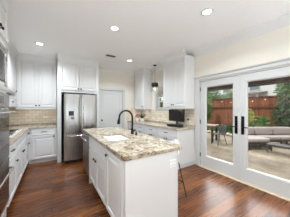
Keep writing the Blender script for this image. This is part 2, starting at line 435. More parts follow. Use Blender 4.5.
# sink window
wr = sempty('window_1', (XR, (WY0+WY1)/2, WZ0))
b = MB(); hw = (WY1-WY0)/2; hh = WZ1-WZ0
b.box(-.02, 0, -hw-.09, -hw, -.05, hh+.09, .004).box(-.02, 0, hw, hw+.09, -.05, hh+.09, .004).box(-.022, 0, -hw, hw, hh, hh+.09, .004)
b.build('window_casing', M['trim'], wr)
MB().box(-.045, .09, -hw-.10, hw+.10, -.028, 0, .006).build('window_sill', M['trim'], wr)
b = MB()
b.box(.06, .11, -hw, -hw+.045, 0, hh).box(.06, .11, hw-.045, hw, 0, hh).box(.06, .11, -hw+.045, hw-.045, 0, .05)
b.box(.06, .11, -hw+.045, hw-.045, hh-.05, hh).box(.055, .105, -hw+.045, hw-.045, hh*.5-.02, hh*.5+.02).box(0, .06, -hw, -hw+.012, 0, hh).box(0, .06, hw-.012, hw, 0, hh)
b.build('window_frame', M['trim'], wr)
MB().box(.08, .088, -hw+.04, hw-.04, .045, hh-.045).build('pane', M['glass'], wr)

# ------------------------------------------------------------------ cabinets (local: x = width, front at y=0 facing -y)
GAP = .0065
def door(parent, x0, x1, z0, z1, kx=None, kz=None, t=.020, name='door'):
    d = MB().rings(x0+GAP, x1-GAP, z0+GAP, z1-GAP, [(0, 0), (0, -t+.003), (.003, -t), (.052, -t), (.061, -t+.013), (.068, -t+.013), (.10, -t+.003)]).build(name, M['cab'], parent)
    if kx is not None: knob(d, kx, kz, -t)
    return d
def drawer(parent, x0, x1, z0, z1, handle='pull', t=.020, hx=None):
    d = MB().rings(x0+GAP, x1-GAP, z0+GAP, z1-GAP, [(0, 0), (0, -t+.003), (.003, -t), (.026, -t), (.032, -t+.005), (.036, -t+.005)]).build('drawer', M['cab'], parent)
    hx = (x0+x1)/2 if hx is None else hx
    if handle == 'pull': pull(d, hx, (z0+z1)/2, -t+.005)
    if handle == 'knob': knob(d, hx, (z0+z1)/2, -t+.005)
    return d
def base_body(parent, w_, d_, top=.876, toe=.10, x0=0):
    b = MB(); b.box(x0, w_, 0, d_, toe, top).box(x0, w_, .09, d_, 0.0, toe)
    return b.build('body', M['cab'], parent)
def cab_crown(parent, pts_len, z_top, d=.085, h=.11, ends=(False, False), depth=.33):
    b = MB(); prof = [(-q, z) for q, z in crown(z_top, d, h)]
    b.prism([(y, z) for y, z in prof], 'X', -d*(1 if ends[0] else 0), pts_len+d*(1 if ends[1] else 0))
    if ends[1]: b.prism([(pts_len+q, z) for q, z in crown(z_top, d, h)], 'Y', 0, depth)
    if ends[0]: b.prism([(-q, z) for q, z in crown(z_top, d, h)], 'Y', 0, depth)
    return b.build('crown', M['crown'], parent)

XF = -.487    # faces of the left run
# tall oven cabinet
TY0, TY1 = 1.72, 2.50; tw = TY1-TY0; td = XF-XL-.004
r = thing('oven_cabinet', 'tall white cabinet built around the oven and microwave at the left edge', 'cabinet', (XF, TY0, 0), PI/2)
b = MB()
b.box(0, .03, 0, td, .0, 2.62).box(tw-.03, tw, 0, td, .0, 2.62).box(.03, tw-.03, td-.02, td, .1, 2.62)
b.box(.03, tw-.03, 0, td-.02, 2.10, 2.62).box(.03, tw-.03, 0, td-.02, 1.552, 1.585).box(.03, tw-.03, 0, td-.02, .10, .20).box(.03, tw-.03, .065, td-.02, 0, .10)
b.build('body', M['cab'], r)
door(r, .0, tw/2, 2.19, 2.615, tw/2-.04, 2.235); door(r, tw/2, tw, 2.19, 2.615, tw/2+.04, 2.235)
cab_crown(r, tw, ZC-.002, .022, .12)
# microwave with trim kit
mw = thing('microwave', 'built-in stainless microwave with a dark glass door above the wall oven', 'microwave', (XF, TY0, 1.585), PI/2)
b = MB(); b.box(.034, tw-.034, .0, td-.05, .004, .508)
b.build('body', M['steelh'], mw)
b = MB().rings(.030, tw-.030, .0, .51, [(0, -.001), (0, -.018), (.045, -.018), (.055, -.008)]); b.build('trim_frame', M['steelh'], mw)
dm = MB().box(.092, tw-.20, -.024, -.009, .10, .42, .006).build('door', M['bglass'], mw)
cp = MB().box(tw-.195, tw-.09, -.03, -.009, .10, .42, .004).build('control_panel', M['steelh'], mw)
MB().box(tw-.18, tw-.105, -.0325, -.03, .35, .40).build('display', M['bglass'], cp)
# double wall oven
ov = thing('wall_oven', 'double stainless wall oven with bar handles in the tall cabinet', 'oven', (XF, TY0, .205), PI/2)
MB().box(.034, tw-.034, 0, td-.05, .0, 1.342).build('body', M['steel'], ov)
cp = MB().box(.030, tw-.030, -.028, -.001, 1.175, 1.342, .004).build('control_panel', M['steel'], ov)
MB().box(tw*.32, tw*.68, -.031, -.028, 1.22, 1.30).build('display', M['bglass'], cp)
for z0, z1, wz0, wz1 in ((.575, 1.165, .74, 1.065), (.02, .56, .07, .37)):
    dd = MB().box(.030, tw-.030, -.034, -.001, z0, z1, .006).build('door', M['steel'], ov)
    MB().box(.07, tw-.07, -.038, -.033, wz0, wz1, .002).build('window', M['bglass'], dd)
    hz = z1-.045 if z0 > .5 else z1-.125
    MB().tube([(.08, -.034, hz), (.08, -.075, hz), (.10, -.082, hz), (tw-.10, -.082, hz), (tw-.08, -.075, hz), (tw-.08, -.034, hz)], .011, 10).build('handle', M['steelh'], dd)
MB().box(.031, tw-.031, -.012, -.001, .0, .018).build('vent_strip', M['black'], ov)

# left base run (faces +X): local x = +Y
def left_base(y0, y1, label, **k):
    return thing('base_cabinet', label, 'cabinet', (XF, y0, 0), PI/2, 'white base cabinets')
r = left_base(2.504, 3.02, 'white base cabinet with one drawer next to the tall oven cabinet'); w_ = .516
base_body(r, w_, td); drawer(r, 0, w_, .70, .872, 'pull', hx=.22); door(r, 0, w_, .105, .695, w_-.075, .575)
r = left_base(3.024, 4.06, 'wide white base cabinet with two doors beneath the gas cooktop'); w_ = 1.036
base_body(r, w_, td); drawer(r, 0, w_, .70, .872, None); door(r, 0, w_/2, .105, .695, w_/2-.045, .575); door(r, w_/2, w_, .105, .695, w_/2+.045, .575)
r = left_base(4.064, 4.496, 'narrow white base cabinet in the corner beyond the cooktop'); w_ = .432
base_body(r, w_, td); drawer(r, 0, w_, .70, .872, 'pull', hx=.25); door(r, 0, w_, .105, .695, .25, .56)
# back base cabinet
YBF = 4.50
r = thing('base_cabinet', 'white base cabinet with a drawer and one wide door left of the refrigerator', 'cabinet', (XF+.004, YBF, 0), 0, 'white base cabinets')
w_ = .115-XF-.008; x0 = .045
b = MB(); b.box(0, w_, 0, YB-YBF-.004, .10, .876).box(0, w_, .065, YB-YBF-.004, 0, .10); b.build('body', M['cab'], r)
drawer(r, x0, w_, .70, .872, 'pull'); door(r, x0, w_, .105, .695, w_-.07, .655)
MB().box(0, w_, .055, .064, .001, .094).build('toe_kick', M['cab'], r)

# left/back L counter with edge
def rounded_rect(x0, x1, y0, y1, rs, n=6):
    out = []
    for (cx, cy, a0, rr) in ((x1, y1, 0, rs[2]), (x0, y1, 90, rs[3]), (x0, y0, 180, rs[0]), (x1, y0, 270, rs[1])):
        if rr == 0: out.append((cx, cy)); continue
        ox = cx-rr if cx == x1 else cx+rr; oy = cy-rr if cy == y1 else cy+rr
        for k in range(n+1):
            a = math.radians(a0+90*k/n); out.append((ox+rr*math.cos(a), oy+rr*math.sin(a)))
    return out
o = MB().slab([(XL+.001, 2.506), (XF+.03, 2.506), (XF+.03, YBF-.03), (.112, YBF-.03), (.112, YB-.001), (XL+.001, YB-.001)], [], .878, .915).build('countertop', M['granite2'])
tag(o, 'pale speckled granite L-shaped countertop along the left wall and corner', 'countertop')
bs = MB().box(XL+.001, XL+.022, 2.506, YB-.022, .916, .955).box(XL+.022, .112, YB-.022, YB-.001, .916, .955)
bs.build('upstand', M['granite2'], o)

# gas cooktop
ck = thing('gas_cooktop', 'gas cooktop with dark cast grates on the left countertop', 'cooktop', (-.78, 3.53, .916))
MB().box(-.25, .25, -.45, .45, 0, .012, .004).build('tray', M['white'], ck)
for yy in (-.29, 0, .29):
    b = MB()
    for xx in (-.20, .20): b.box(xx-.007, xx+.007, yy-.135, yy+.135, .020, .028)
    for q in (-.128, 0, .128): b.box(-.207, .207, yy+q-.007, yy+q+.007, .020, .028)
    for xx in (-.20, .20):
        for q in (-.128, .128): b.box(xx-.008, xx+.008, yy+q-.008, yy+q+.008, .012, .020)
    b.build('grate', M['black'], ck)
for xx, yy in ((-.1, -.29), (.1, -.29), (0, 0), (-.1, .29), (.1, .29)):
    MB().lathe([(.04, .012), (.04, .015), (.028, .016), (.028, .019), (.012, .0195)], (xx, yy, 0), 18).build('burner', M['black'], ck)
for q in range(5):
    MB().lathe([(.018, .012), (.018, .032), (.004, .035)], (.228, -.20+.1*q, 0), 12).build('knob', M['steelh'], ck)

# left wall uppers and hood
UX = -.77; UD = UX-XL-.004
r = thing('wall_cabinet', 'white wall cabinet with an open slot and small drawer in the left corner', 'cabinet', (UX, 4.085, 0), PI/2, 'white wall cabinets')
w_ = 4.765-4.085
b = MB(); b.box(0, w_, 0, UD, 1.72, 2.64).box(0, w_, 0, UD, 1.40, 1.64).box(0, w_, .2, UD, 1.64, 1.72).box(0, .018, 0, .2, 1.64, 1.72).box(w_-.018, w_, 0, .2, 1.64, 1.72)
b.build('body', M['cab'], r)
door(r, 0, w_, 1.725, 2.62, w_-.08, 1.79); drawer(r, 0, w_, 1.41, 1.635, 'knob', hx=.26); cab_crown(r, w_-.085, ZC-.002)
r = thing('wall_cabinet', 'white two-door wall cabinet above the range hood', 'cabinet', (UX, 2.99, 0), PI/2, 'white wall cabinets')
w_ = 4.08-2.99
b = MB(); b.box(0, w_, 0, UD, 1.80, 2.64); b.build('body', M['cab'], r)
door(r, 0, w_/2, 1.81, 2.62, w_/2-.04, 1.87); door(r, w_/2, w_, 1.81, 2.62, w_/2+.04, 1.87); cab_crown(r, w_, ZC-.002)
r = thing('wall_cabinet', 'white wall cabinet between the tall oven cabinet and the range hood', 'cabinet', (UX, 2.504, 0), PI/2, 'white wall cabinets')
w_ = 2.985-2.504
MB().box(0, w_, 0, UD, 1.40, 2.64).build('body', M['cab'], r); door(r, 0, w_, 1.41, 2.62, .05, 1.47); cab_crown(r, w_, ZC-.002)
hd = thing('range_hood', 'slim stainless range hood over the gas cooktop', 'hood', (UX, 2.995, 1.66), PI/2)
MB().prism([(-.12, 0), (UD, 0), (UD, .135), (.0, .135), (-.12, .05)], 'X', 0, 1.075).build('body', M['steel'], hd)
MB().box(.08, 1.0, -.08, .24, -.006, -.0005).build('filter', M['vent'], hd)

# back wall uppers
UYB = 4.77
r = thing('wall_cabinet', 'tall white two-door wall cabinet above the tiled corner left of the refrigerator', 'cabinet', (UX+.004, UYB, 0), 0, 'white wall cabinets')
w_ = .112-UX-.008; x0 = .028
MB().box(0, w_, 0, YB-UYB-.004, 1.375, 2.64).build('body', M['cab'], r)
mid = x0+(w_-x0)/2
door(r, x0, mid, 1.39, 2.62, mid-.035, 1.45); door(r, mid, w_, 1.39, 2.62, mid+.035, 1.45); cab_crown(r, w_, ZC-.002)
MB().box(0, w_, -.012, .02, 1.352, 1.376, .004).build('light_rail', M['cab'], r)

# refrigerator surround with the cabinet over it
FY = 4.30; FX0, FX1 = .117, 1.147
r = thing('refrigerator_surround', 'white panelled enclosure with a two-door cabinet over the refrigerator', 'cabinet', (FX0, FY, 0), 0)
w_ = FX1-FX0; fd = YB-FY-.012
MB().box(0, .085, 0, fd, 0, 1.79).build('side_panel', M['cab'], r)
MB().box(w_-.085, w_, 0, fd, 0, 1.79).build('side_panel', M['cab'], r)
MB().box(0, w_, 0, fd, 1.792, 2.64).build('body', M['cab'], r)
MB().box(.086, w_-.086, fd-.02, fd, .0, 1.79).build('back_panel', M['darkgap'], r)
door(r, .045, w_/2, 1.845, 2.61, w_/2-.035, 1.895); door(r, w_/2, w_-.045, 1.845, 2.61, w_/2+.035, 1.895)
cab_crown(r, w_, ZC-.002, .085, .11, (False, False), .6)

# refrigerator (french door, freezer drawer)
rf = thing('refrigerator', 'stainless french-door refrigerator with an ice dispenser and bottom freezer drawer', 'refrigerator', (.247, 4.06, 0), 0)
w_ = .79
MB().box(.004, w_-.004, .075, .95, .03, 1.72).build('cabinet_body', M['frame_out'], rf)
for xx in (.05, w_-.05):
    for yy in (.14, .85): MB().lathe([(.025, 0), (.025, .029)], (xx, yy, 0), 12).build('foot', M['blackp'], rf)
MB().box(.01, w_-.01, .035, .075, .01, .075).build('grille', M['darkgap'], rf)
def curved(x0, x1, z0, z1, bulge=.016, seg=10):
    b = MB(); f = []; 
    prof = [(x0+(x1-x0)*k/seg, -bulge*(1-(2*k/seg-1)**4)) for k in range(seg+1)]
    b.prism(prof+[(x1, .07), (x0, .07)], 'Z', z0, z1)
    bmesh.ops.bevel(b.bm, geom=[e for e in b.bm.edges if abs(e.verts[0].co.z-e.verts[1].co.z) < 1e-5], offset=.004, segments=2, affect='EDGES')
    return b
m_ = w_/2
dl = curved(.003, m_-.003, .765, 1.735).build('left_door', M['steel'], rf)
dr = curved(m_+.003, w_-.003, .765, 1.735).build('right_door', M['steel'], rf)
fz = curved(.003, w_-.003, .085, .755).build('freezer_drawer', M['steel'], rf)
for par, x in ((dl, m_-.038), (dr, m_+.038)):
    MB().tube([(x, -.010, .85), (x, -.055, .87), (x, -.066, .93), (x, -.066, 1.57), (x, -.055, 1.63), (x, -.010, 1.65)], .0115, 10).build('handle', M['steelh'], par)
MB().tube([(.07, -.008, .685), (.075, -.05, .685), (.13, -.064, .685), (w_-.13, -.064, .685), (w_-.075, -.05, .685), (w_-.07, -.008, .685)], .0115, 10).build('handle', M['steelh'], fz)
ds = MB().rings(.085, .285, .98, 1.32, [(0, .0), (0, -.021), (.012, -.021), (.016, -.0165)]).build('dispenser', M['steel'], dl)
MB().box(.10, .215, -.026, -.017, 1.19, 1.305, .002).build('control_pad', M['blackp'], ds)
MB().box(.15, .22, -.034, -.017, 1.10, 1.17, .004).build('paddle', M['vent'], ds)
for x in (.03, w_-.03): MB().box(x-.025, x+.025, .0, .06, 1.736, 1.752, .003).build('hinge_cover', M['frame_out'], rf)

# ------------------------------------------------------------------ right run (faces -X): local x = -Y
RF = 2.37; rd = XR-RF-.004
def right_base(y1, label): return thing('base_cabinet', label, 'cabinet', (RF, y1, 0), -PI/2, 'white base cabinets')
spec = [(4.894, 4.27, 'white base cabinet in the far right corner by the pantry door'), (4.266, 3.66, 'white base cabinet under the right counter below the pendant lamp'),
        (3.656, 3.08, 'white base cabinet under the right counter left of the monitor'), (3.076, 2.40, 'white base cabinet under the monitor at the end of the right counter')]
for y1, y0, lab in spec:
    r = right_base(y1, lab); w_ = y1-y0
    base_body(r, w_, rd); drawer(r, 0, w_, .70, .872, 'pull'); door(r, 0, w_/2, .105, .695, w_/2-.04, .64); door(r, w_/2, w_, .105, .695, w_/2+.04, .64)
    if y0 == 2.40:
        MB().box(w_+.001, w_+.022, -.004, rd, .001, .876, .002).build('end_panel', M['cab'], r)
        MB().box(w_+.0225, w_+.034, -.004, rd, .001, .10, .003).build('end_base', M['trim'], r)
o = MB().slab(rounded_rect(RF-.03, XR-.001, 2.352, 4.898, (.02, 0, 0, 0)), [], .878, .915).build('countertop', M['granite2'])
tag(o, 'pale speckled granite countertop along the right wall carrying the monitor', 'countertop')
MB().box(XR-.022, XR-.001, 2.372, 4.898, .916, .955).build('upstand', M['granite2'], o)
# right uppers
UR = 2.64; urd = XR-UR-.004
r = thing('wall_cabinet', 'white two-door wall cabinet on the right wall above the monitor', 'cabinet', (UR, 3.185, 0), -PI/2, 'white wall cabinets')
w_ = 3.185-2.375
MB().box(0, w_, 0, urd, 1.395, 2.64).build('body', M['cab'], r)
door(r, 0, w_/2, 1.41, 2.60, w_/2-.035, 1.47); door(r, w_/2, w_, 1.41, 2.60, w_/2+.035, 1.47)
MB().box(-.008, w_+.008, -.028, urd, 1.365, 1.396, .006).build('light_rail', M['cab'], r)
cab_crown(r, w_, ZC-.002, .085, .125, (True, False), urd-.01)
r = thing('wall_cabinet', 'white wall cabinet in the far right corner above the potted plant', 'cabinet', (UR, 4.82, 0), -PI/2, 'white wall cabinets')
w_ = 4.82-4.20
MB().box(0, w_, 0, urd, 1.36, 2.64).build('body', M['cab'], r)
door(r, 0, w_, 1.375, 2.60, w_-.07, 1.44)
MB().box(-.004, w_+.004, -.028, urd, 1.335, 1.361, .006).build('light_rail', M['cab'], r)
cab_crown(r, w_, ZC-.002, .085, .125, (False, True), urd-.01)

# monitor
mt = thing('monitor', 'flat black computer monitor on the right counter', 'monitor', (2.80, 2.84, .9165), -PI/2+.06)
b = MB().box(-.265, .265, -.018, .018, .115, .425, .006); b.build('housing', M['blackp'], mt)
MB().box(-.252, .252, -.0205, -.0182, .130, .412).build('screen', M['screen'], mt)
b = MB().box(-.028, .028, .0185, .034, .02, .27, .004); b.build('stand', M['blackp'], mt)
MB().box(-.12, .12, -.055, .10, 0, .014, .004).build('foot', M['blackp'], mt)
bx = thing('media_box', 'flat black box in front of the monitor on the counter', 'box', (2.60, 2.70, .9165), -PI/2+.06)
MB().box(-.20, .22, -.075, .075, .006, .055, .005).build('housing', M['blackp'], bx)
MB().box(-.19, .21, -.0765, -.0752, .022, .042).build('front_panel', M['screen'], bx)
for q in (-.16, .18):
    MB().box(q-.015, q+.015, -.06, .06, 0, .006).build('foot', M['blackp'], bx)
# wall socket with a plug by the cabinet
so = thing('wall_socket', 'white wall socket with a black plug on the tile right of the monitor', 'socket', (XR-.0125, 2.56, 1.10), -PI/2)
MB().box(-.036, .036, -.005, 0, -.058, .058, .003).build('plate', M['plate'], so)
MB().box(-.016, .016, -.035, -.0055, -.035, .012, .005).build('plug', M['blackp'], so)

# potted plant and red flowers on the right counter
pp = thing('potted_plant', 'spiky green plant in a white pot in the counter corner', 'plant', (2.66, 4.36, .9165))
MB().lathe([(.045, 0), (.06, .012), (.068, .11), (.066, .115), (.058, .115), (.056, .095), (.001, .093)], n=24).build('pot', M['white'], pp)
rnd = random.Random(4); b = MB()
for k in range(30):
    a = rnd.uniform(0, 2*PI); L = rnd.uniform(.15, .28); t = rnd.uniform(.12, .62); wd = rnd.uniform(.014, .024)
    pr = None
    for q in range(5):
        f = q/4; rr = .02+L*f*math.sin(t)*(1+.5*f); z = .095+L*f*math.cos(t)*(1-.15*f*f)
        ww = wd*(1-abs(f-.35)*1.35) if f < 1 else .001
        c = Vector((rr*math.cos(a), rr*math.sin(a), z)); sd_ = Vector((-math.sin(a), math.cos(a), .15))*max(ww, .001)
        cur = (b.bm.verts.new(c-sd_), b.bm.verts.new(c+sd_))
        if pr: b.bm.faces.new((pr[0], pr[1], cur[1], cur[0]))
        pr = cur
b.build('leaves', M['leaf2'], pp, fixn=False)
fl = thing('flower_vase', 'small vase of red flowers beside the white plant pot', 'flowers', (2.60, 4.60, .9165))
MB().lathe([(.035, 0), (.05, .03), (.045, .08), (.03, .11), (.034, .125), (.026, .12), (.024, .1)], n=20).build('vase', M['plate'], fl)
b = MB(); bs_ = MB(); rnd = random.Random(8)
for k in range(9):
    a = 2*PI*k/9+rnd.uniform(-.2, .2); rr = rnd.uniform(.02, .085); z = rnd.uniform(.17, .25)
    p = (rr*math.cos(a), rr*math.sin(a), z)
    bs_.tube([(0, 0, .09), (p[0]*.5, p[1]*.5, .15), p], .003, 6)
    for j in range(6):
        q = 2*PI*j/6; b.ball((p[0]+.016*math.cos(q), p[1]+.016*math.sin(q), p[2]), .014, (1, 1, .6), 8, 5)
    b.ball(p, .014, (1, 1, 1), 8, 5)
bs_.build('stems', M['leaf2'], fl); b.build('blossoms', M['pink'], fl)

# pendant over the right counter in front of the window
pd = thing('pendant_lamp', 'pendant lamp with a dark cap and clear glass shade before the window', 'lamp', (2.74, 3.72, 1.84))
MB().tube([(0, 0, .36), (0, 0, ZC-1.84-.02)], .004, 8).build('cord', M['black'], pd)
MB().lathe([(.055, ZC-1.84-.022), (.06, ZC-1.84-.012), (.06, ZC-1.84-.001)], n=20).build('canopy', M['black'], pd)
MB().lathe([(.012, .37), (.03, .35), (.095, .335), (.108, .32), (.108, .215), (.10, .212)], n=24).build('cap', M['bronze'], pd)
MB().lathe([(.09, .212), (.12, .18), (.135, .12), (.137, .06), (.134, .06), (.132, .12), (.117, .178), (.087, .21)], n=28, cap=False).build('glass_shade', M['glass'], pd)
MB().lathe([(.013, .212), (.014, .18), (.028, .14), (.03, .12), (.02, .095), (.004, .09)], n=16).build('bulb', M['bulb'], pd)

# ------------------------------------------------------------------ island
IX0, IX1, IY0, IY1 = .595, 1.26, 1.27, 3.42
r = thing('island_cabinet', 'white island sink cabinet with a false drawer front over two doors', 'cabinet', (IX0, 2.82, 0), -PI/2, 'white island cabinets')
w_ = 2.82-1.862; idp = IX1-IX0
b = MB()   # open-topped carcass so the sink bowl hangs inside
b.box(0, .02, 0, idp, .1, .876).box(w_-.02, w_, 0, idp, .1, .876).box(.02, w_-.02, 0, .02, .1, .876).box(.02, w_-.02, idp-.02, idp, .1, .876).box(.02, w_-.02, .02, idp-.02, .1, .12).box(0, w_, .09, idp, 0, .1)
b.build('body', M['cab'], r)
drawer(r, 0, w_, .665, .872, None); door(r, 0, w_/2, .105, .655, w_/2-.055, .565); door(r, w_/2, w_, .105, .655, w_/2+.055, .565)
MB().box(0.0, .04, -.02, .064, 0.0, .103, .002).build('foot', M['cab'], r)
r = thing('island_cabinet', 'white island end cabinet with one full-height door facing the aisle', 'cabinet', (IX0, 1.858, 0), -PI/2, 'white island cabinets')
w_ = 1.858-IY0-.0
base_body(r, w_, idp); door(r, 0.02, w_-.06, .105, .868, .10, .80)
MB().box(w_, w_+.012, -.012, idp+.006, .001, .876, .003).build('end_panel', M['cab'], r)
MB().box(0, w_+.012, idp+.0005, idp+.006, .001, .876).build('side_panel', M['cab'], r)
# dishwasher at the island's far end
dw = thing('dishwasher', 'stainless dishwasher with a bar handle at the far end of the island', 'dishwasher', (IX0, 3.418, 0), -PI/2)
w_ = 3.418-2.826
MB().box(.004, w_-.004, .02, idp-.03, .10, .868).box(.02, w_-.02, .08, idp-.05, 0, .10).build('tub', M['frame_out'], dw)
dd = MB().box(.003, w_-.003, -.03, .018, .115, .865, .006).build('door', M['steel'], dw)
MB().tube([(.06, -.03, .78), (.065, -.07, .78), (.10, -.08, .78), (w_-.10, -.08, .78), (w_-.065, -.07, .78), (w_-.06, -.03, .78)], .012, 10).build('handle', M['steelh'], dd)
MB().box(.02, w_-.02, .05, .078, .004, .105).build('toe_panel', M['blackp'], dw)
o = MB().box(IX0, IX1+.006, 3.422, 3.438, .001, .876, .003).build('island_end_panel', M['bark'])
tag(o, 'dark wood end panel beside the dishwasher at the far end of the island', 'panel')
# island counter with sink cut-out
outer = rounded_rect(.565, 1.36, 1.24, 3.46, (.03, .07, .05, .03))
SX0, SX1, SY0, SY1 = .69, 1.06, 1.95, 2.56
hole = rounded_rect(SX0, SX1, SY0, SY1, (.04,)*4)
o = MB().slab(outer, [hole], .878, .918).build('island_countertop', M['granite'])
tag(o, 'cream and brown speckled granite island countertop with a sink cut-out', 'countertop')
mod = o.modifiers.new('edge', 'BEVEL'); mod.width = .006; mod.segments = 2; mod.limit_method = 'ANGLE'
# sink bowl
sk = thing('kitchen_sink', 'white undermount sink set in the island countertop', 'sink', ((SX0+SX1)/2, (SY0+SY1)/2, .68))
hx, hy = (SX1-SX0)/2, (SY1-SY0)/2
b = MB(); loops = []
for ins, z in ((-.018, .197), (-.006, .197), (0.0, .18), (.008, .05), (.035, .012), (.12, .006)):
    pts = rounded_rect(-hx+ins, hx-ins, -hy+ins, hy-ins, (max(.045-ins*.2, .02),)*4)
    loops.append([b.bm.verts.new((x, y, z)) for x, y in pts])
for a, c in zip(loops, loops[1:]):
    n = len(a)
    for k in range(n):
        f = b.bm.faces.new((a[k], a[(k+1) % n], c[(k+1) % n], c[k])); f.smooth = True
b.bm.faces.new(loops[-1])
o = b.build('bowl', M['white'], sk)
mod = o.modifiers.new('thick', 'SOLIDIFY'); mod.thickness = .008; mod.offset = -1
MB().lathe([(.038, .008), (.038, .011), (.02, .012), (.004, .0115)], n=20).build('drain', M['steelh'], sk)
# faucet
fc = thing('faucet', 'black gooseneck faucet arching over the island sink', 'faucet', (1.215, 2.33, .919), 0)
MB().lathe([(.030, 0), (.030, .008), (.024, .016), (.022, .09), (.017, .10)], n=20).build('base', M['black'], fc)
pts = [(0, 0, .09), (0, 0, .27)]
for k in range(13):
    a = PI*k/12; pts.append((-.125+.125*math.cos(a), 0, .29+.125*math.sin(a)))
pts += [(-.252, 0, .275)]
MB().tube(pts, .016, 12).build('neck', M['black'], fc)
MB().tube([(-.252, 0, .285), (-.256, 0, .25), (-.262, 0, .20), (-.263, 0, .185)], [.019, .024, .027, .023], 12).build('spray_head', M['black'], fc)
MB().tube([(0, -.02, .06), (0.01, -.045, .065), (.015, -.095, .085)], [.011, .009, .007], 10).build('lever', M['black'], fc)
sp = thing('soap_dispenser', 'small black soap dispenser to the right of the faucet', 'dispenser', (1.20, 2.16, .919))
MB().lathe([(.020, 0), (.020, .006), (.014, .012), (.013, .045), (.006, .05), (.006, .07)], n=16).build('base', M['black'], sp)
MB().tube([(0.008, 0, .07), (-.02, 0, .076), (-.06, 0, .066)], .006, 8).build('spout', M['black'], sp)
# sockets on the end panel
for k, (x, lab) in enumerate(((1.155, 'white double socket on the island end, the one nearer the middle'), (1.205, 'white switch plate on the island end close to the stool'))):
    s_ = thing('wall_socket', lab, 'socket', (x, IY0-.0125, .735), 0, 'white plates on the island end')
    MB().box(-.020, .020, -.005, 0, -.045, .045, .003).build('plate', M['plate'], s_)
    for z in (-.02, .02): MB().box(-.010, .010, -.0065, -.005, z-.011, z+.011, .002).build('outlet_face', M['cab'], s_)

# counter stool
st = thing('counter_stool', 'counter stool with a white curved shell seat and thin black legs beside the island', 'stool', (1.55, 1.78, 0))
b = MB(); loops = []
# shell seat: rounded dish whose rim rises into a back on the +X side
NR, NA = 6, 32
for i in range(NR+1):
    f = i/NR; ring = []
    for k in range(NA):
        a = 2*PI*k/NA; ca, sa = math.cos(a), math.sin(a)
        back = max(0, ca+.35)/1.35
        rad = .185*f**.8; x = rad*ca; y = rad*sa
        z = .53+.018*f**3
        if f > .66: z += (f-.66)/.34*(.30*back**1.6+.01); x += (f-.66)/.34*.03*max(0, ca)
        ring.append(b.bm.verts.new((x, y, z)))
    loops.append(ring)
for a_, c_ in zip(loops, loops[1:]):
    for k in range(NA):
        try:
            fa = b.bm.faces.new((a_[k], a_[(k+1) % NA], c_[(k+1) % NA], c_[k])); fa.smooth = True
        except ValueError: pass
bmesh.ops.remove_doubles(b.bm, verts=b.bm.verts[:], dist=1e-5)
o = b.build('shell_seat', M['shell'], st)
mod = o.modifiers.new('thick', 'SOLIDIFY'); mod.thickness = .012; mod.offset = 0
mod = o.modifiers.new('soft', 'SUBSURF'); mod.levels = 1; mod.render_levels = 1
b = MB(); b.tube([(.135, .135, .51), (-.135, .135, .51), (-.135, -.135, .51), (.135, -.135, .51)], .008, 8, True); b.build('seat_frame', M['black'], st)
for sx in (-1, 1):
    for sy in (-1, 1):
        MB().tube([(sx*.13, sy*.13, .518), (sx*.205, sy*.215, .006), (sx*.206, sy*.216, 0)], .0085, 8).build('leg', M['black'], st)
b = MB(); q = .175; b.tube([(q, q*1.03, .22), (-q, q*1.03, .22), (-q, -q*1.03, .22), (q, -q*1.03, .22)], .007, 8, True); b.build('footrest', M['black'], st)

# ------------------------------------------------------------------ ceiling fixtures
for x, y, lab in ((1.85, 1.27, 'round recessed downlight nearest the french doors'), (.90, 2.376, 'round recessed downlight above the island'),
             (-.22, 3.79, 'round recessed downlight by the white cabinets on the back left'), (1.866, 3.754, 'round recessed downlight next to the pendant lamp and pantry'),
             (-.22, 1.27, None), (.90, -.6, None), (1.85, -1.4, None), (-.22, -1.4, None)):  # unlabelled ones are unseen extra lamps, added for light without a fixture
    if lab:
        r = thing('recessed_downlight', lab, 'ceiling light', (x, y, ZC), 0, 'recessed ceiling downlights')
        MB().lathe([(.060, -.001), (.060, -.009), (.068, -.011), (.085, -.005), (.086, -.0005)], n=32, cap=False).build('trim_ring', M['trim'], r)
        MB().lathe([(.001, -.0062), (.0605, -.006), (.0605, -.002), (.001, -.002)], n=32).build('diffuser', M['lamp'], r)
    d = bpy.data.lights.new('downlight', 'AREA'); d.shape = 'DISK'; d.size = .12; d.energy = DOWNLIGHT_W*(1.1 if y > 3 else 1 if lab else .7); d.spread = math.radians(140 if y > 3 else 150); d.color = (.84, .92, .98)
    o = bpy.data.objects.new('downlight', d); COL.objects.link(o); o.location = (x, y, ZC-.013)
vt = thing('ceiling_vent', 'small grey air vent grille in the ceiling over the refrigerator', 'vent', (1.29, 3.68, ZC), -.02)
MB().rings(-.14, .14, -.07, .07, [(0, -.0005), (0, .006), (.014, .008), (.016, .003)]).rot(PI/2, 'X').build('frame', M['ceil'], vt)
MB().box(-.123, .123, -.053, .053, -.006, -.0045).build('shade_sheet', M['ventd'], vt)  # flat dark sheet stands for the shade inside the duct
for k in range(12):   # two-way louvres: the halves tilt away from each other
    x = -.112+.0204*k; t = .007 if k < 6 else -.007
    MB().prism([(x-t-.0015, -.006), (x-t+.0015, -.006), (x+t+.0015, -.013), (x+t-.0015, -.013)], 'Y', -.053, .053).build('slat', M['vent'], vt)

# ------------------------------------------------------------------ outside
GZ = -.12
struct(MB().box(XR+.15, 40, -30, 40, GZ-.2, GZ).build('ground', M['ground']))
def cw(px, zc, z=0):   # a point seen at picture column px at depth zc
    xc = (px-145)/146*zc
    return Vector((math.cos(YAW)*xc+math.sin(YAW)*zc, -math.sin(YAW)*xc+math.cos(YAW)*zc, z))
